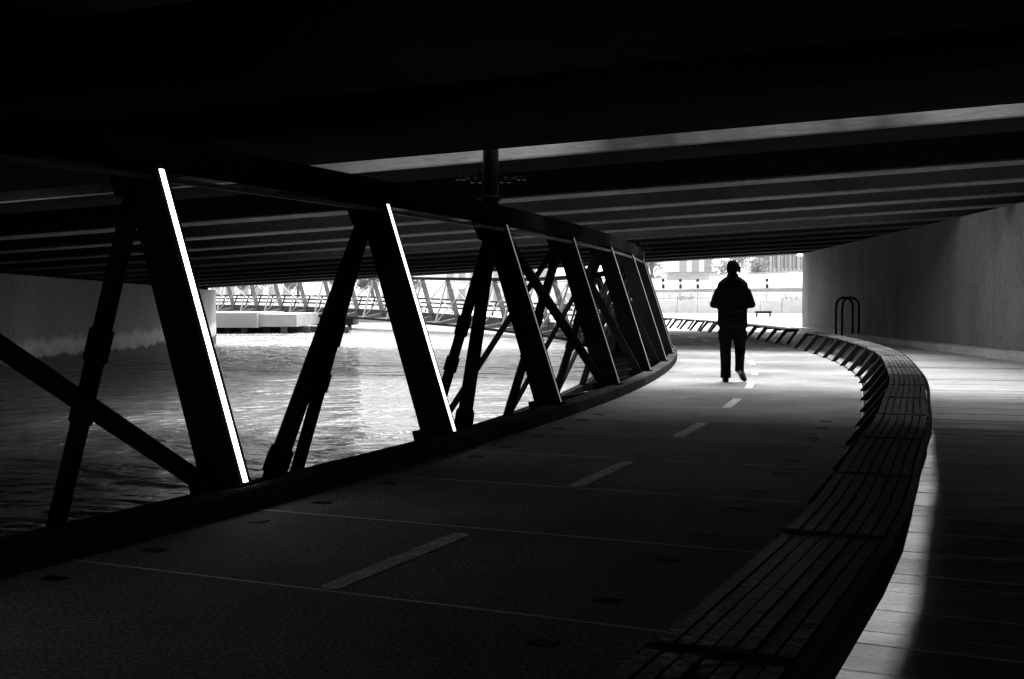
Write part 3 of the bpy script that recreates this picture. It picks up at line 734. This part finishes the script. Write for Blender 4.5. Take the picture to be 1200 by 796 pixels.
# terrace: broad white steps seen beyond the opening
ter = tag(empty('stepped_terrace', (20, 118, 0)), 'broad white stepped terrace beyond the bridge opening', 'terrace')
for i, (y0, y1, h, x0, x1) in enumerate(((104, 112, .55, 6, 60), (112, 120, 1.15, 8, 60), (120, 128, 1.75, 5, 60), (128, 136, 2.5, 2, 62), (136, 146, 3.5, 0, 62))):
    MB().prism([(x0, y0 + 4, -.07), (x1, y0 - 4, -.07), (x1, y1 - 4 - .02, -.07), (x0, y1 + 4 - .02, -.07)], [(x0, y0 + 4, h), (x1, y0 - 4, h + .35), (x1, y1 - 4 - .02, h + .35), (x0, y1 + 4 - .02, h)]).build('step', 'whitec' if i % 2 else 'riser', ter)
ramp = tag(empty('sloping_ramp', (25, 124, 0)), 'long white ramp wall rising to the right above the terrace', 'ramp')
MB().prism([(14.5, 126, 2.2), (44, 122, 2.7), (44, 122.4, 2.7), (14.5, 126.4, 2.2)], [(14.5, 126, 3.2), (44, 122, 4.6), (44, 122.4, 4.6), (14.5, 126.4, 3.2)]).build('ramp_wall', 'whitec', ramp)
MB().prism([(14.5, 125.9, 3.25), (44, 121.9, 4.65), (44, 122.5, 4.65), (14.5, 126.5, 3.25)], [(14.5, 125.9, 3.38), (44, 121.9, 4.78), (44, 122.5, 4.78), (14.5, 126.5, 3.38)]).build('coping', 'greyp', ramp)
MB().prism([(14.5, 126, 1.7), (44, 122, 1.7), (44, 122.4, 1.7), (14.5, 126.4, 1.7)], [(14.5, 126, 2.1), (44, 122, 2.6), (44, 122.4, 2.6), (14.5, 126.4, 2.1)]).build('ramp_edge', 'greyp', ramp)
aw = tag(empty('flat_awning', (15, 118, 0)), 'flat roofed shelter with shadowed underside on the terrace left of the person', 'shelter')
MB().box(15.3, 20.2, 117, 120.5, 3.62, 3.85).build('roof', 'palec', aw)
MB().box(15.6, 19.9, 119.6, 120.2, 3.0, 3.6).build('back_panel', 'glass', aw)
for x in (15.6, 17.7, 19.8): MB().tube([(x, 117.3, 1.1), (x, 117.3, 3.62)], .06, 8).build('post', 'greyp', aw)
def fence(name, x0, y0, x1, y1, z, h, n, label, rails=(0.02, 1.0), pane=True):
    root = tag(empty(name, (x0, y0, z)), label, 'fence')
    a, b_ = Vector((x0, y0, z)), Vector((x1, y1, z))
    for i in range(n + 1):
        p = a.lerp(b_, i / n); MB().tube([p, p + Vector((0, 0, h))], .035, 6).build('post', 'greyp', root)
    for t_ in rails: MB().bar(a + Vector((0, 0, h * t_)), b_ + Vector((0, 0, h * t_)), .05, .06).build('rail', 'greyp', root)
    if pane:
        for i in range(n):
            p, q = a.lerp(b_, (i + .04) / n), a.lerp(b_, (i + .96) / n)
            MB().bar(p + Vector((0, 0, h * .5)), q + Vector((0, 0, h * .5)), .012, h * .82).build('panel', 'pane', root)
    return root
fence('plaza_fence', 8.5, 96, 30, 88, -0.07, 1.25, 14, 'low pale panel fence across the plaza beyond the opening')
fence('terrace_rail', 10, 112, 40, 105, 1.0, 1.1, 16, 'thin grey railing along the terrace edge', (0.5, 0.75, 1.0), False)
for i, (x, y, w_, d_, h_, lab) in enumerate(((15.2, 104, 1.5, .5, .8, 'dark planter box left of the person beyond the opening'), (24.5, 103, 2.4, .5, .75, 'long dark planter box right of the person'), (28.3, 102, 2.2, .5, .7, 'dark planter box nearest the abutment wall edge'))):
    root = tag(empty('planter_box', (x, y, .5)), lab, 'planter', 'planter boxes on the terrace')
    MB().box(x - w_ / 2, x + w_ / 2, y - d_ / 2, y + d_ / 2, .55, .55 + h_ * .55).build('box', 'greyp', root)
    lv = MB()
    for q in range(160):
        p = Vector((x + random.uniform(-w_ / 2, w_ / 2), y + random.uniform(-d_ / 2, d_ / 2), .55 + h_ * random.uniform(.5, 1.05))); n1 = Vector((random.gauss(0, 1), random.gauss(0, 1), random.gauss(0, 1))).normalized(); n2 = n1.orthogonal()
        lv.add([p - n1 * .09, p + n2 * .04, p + n1 * .09, p - n2 * .04], [(0, 1, 2, 3)])
    lv.build('foliage', 'leaf', root)
for i, (x, y, lab) in enumerate(((14.0, 110, 'signal pole at the left, next to the truss end'), (15.6, 110, 'second signal pole from the truss end'), (17.2, 110, 'signal pole just left of the person'), (23.4, 109, 'signal pole to the right of the person'))):
    root = tag(empty('signal_pole', (x, y, .5)), lab, 'pole', 'signal poles on the terrace')
    MB().tube([(x, y, .5), (x, y, 2.95)], .045, 8).build('post', 'greyp', root)
    MB().box(x - .12, x + .12, y - .16, y - .05, 2.15, 2.5).build('lower_head', 'blackmetal', root)
    MB().rings([(x, y, 2.75, .11, .11), (x, y, 2.8, .15, .15), (x, y, 3.0, .13, .13), (x, y, 3.05, .05, .05)], 10).build('upper_head', 'blackmetal', root)
bench2 = tag(empty('low_barrier', (17, 80, 0)), 'low dark barrier bar on the plaza right of the person', 'barrier')
MB().bar((16.4, 80, .28), (17.5, 80, .28), .12, .16).build('bar', 'blackmetal', bench2)
for x in (16.5, 17.4): MB().box(x - .05, x + .05, 79.95, 80.05, -.07, .2).build('foot', 'blackmetal', bench2)

# a drift of fallen leaves against the kerb
lv = MB()
for q in range(70):
    sq = random.gauss(4.75, .35); oq = L_IN + .03 + abs(random.gauss(0, .09)); p = P(sq, oq, .008 + random.random() * .02); a = random.uniform(0, 6.28); z_ = random.uniform(.012, .03)
    d1 = Vector((math.cos(a), math.sin(a), random.uniform(-.3, .5))) * z_; d2 = Vector((-math.sin(a), math.cos(a), random.uniform(-.2, .3))) * z_ * .5
    lv.add([p - d1, p + d2, p + d1, p - d2], [(0, 1, 2, 3)])
o = lv.build('fallen_leaves', 'leaf'); o['kind'] = 'stuff'; tag(o, 'small drift of dry fallen leaves against the kerb', 'leaves')
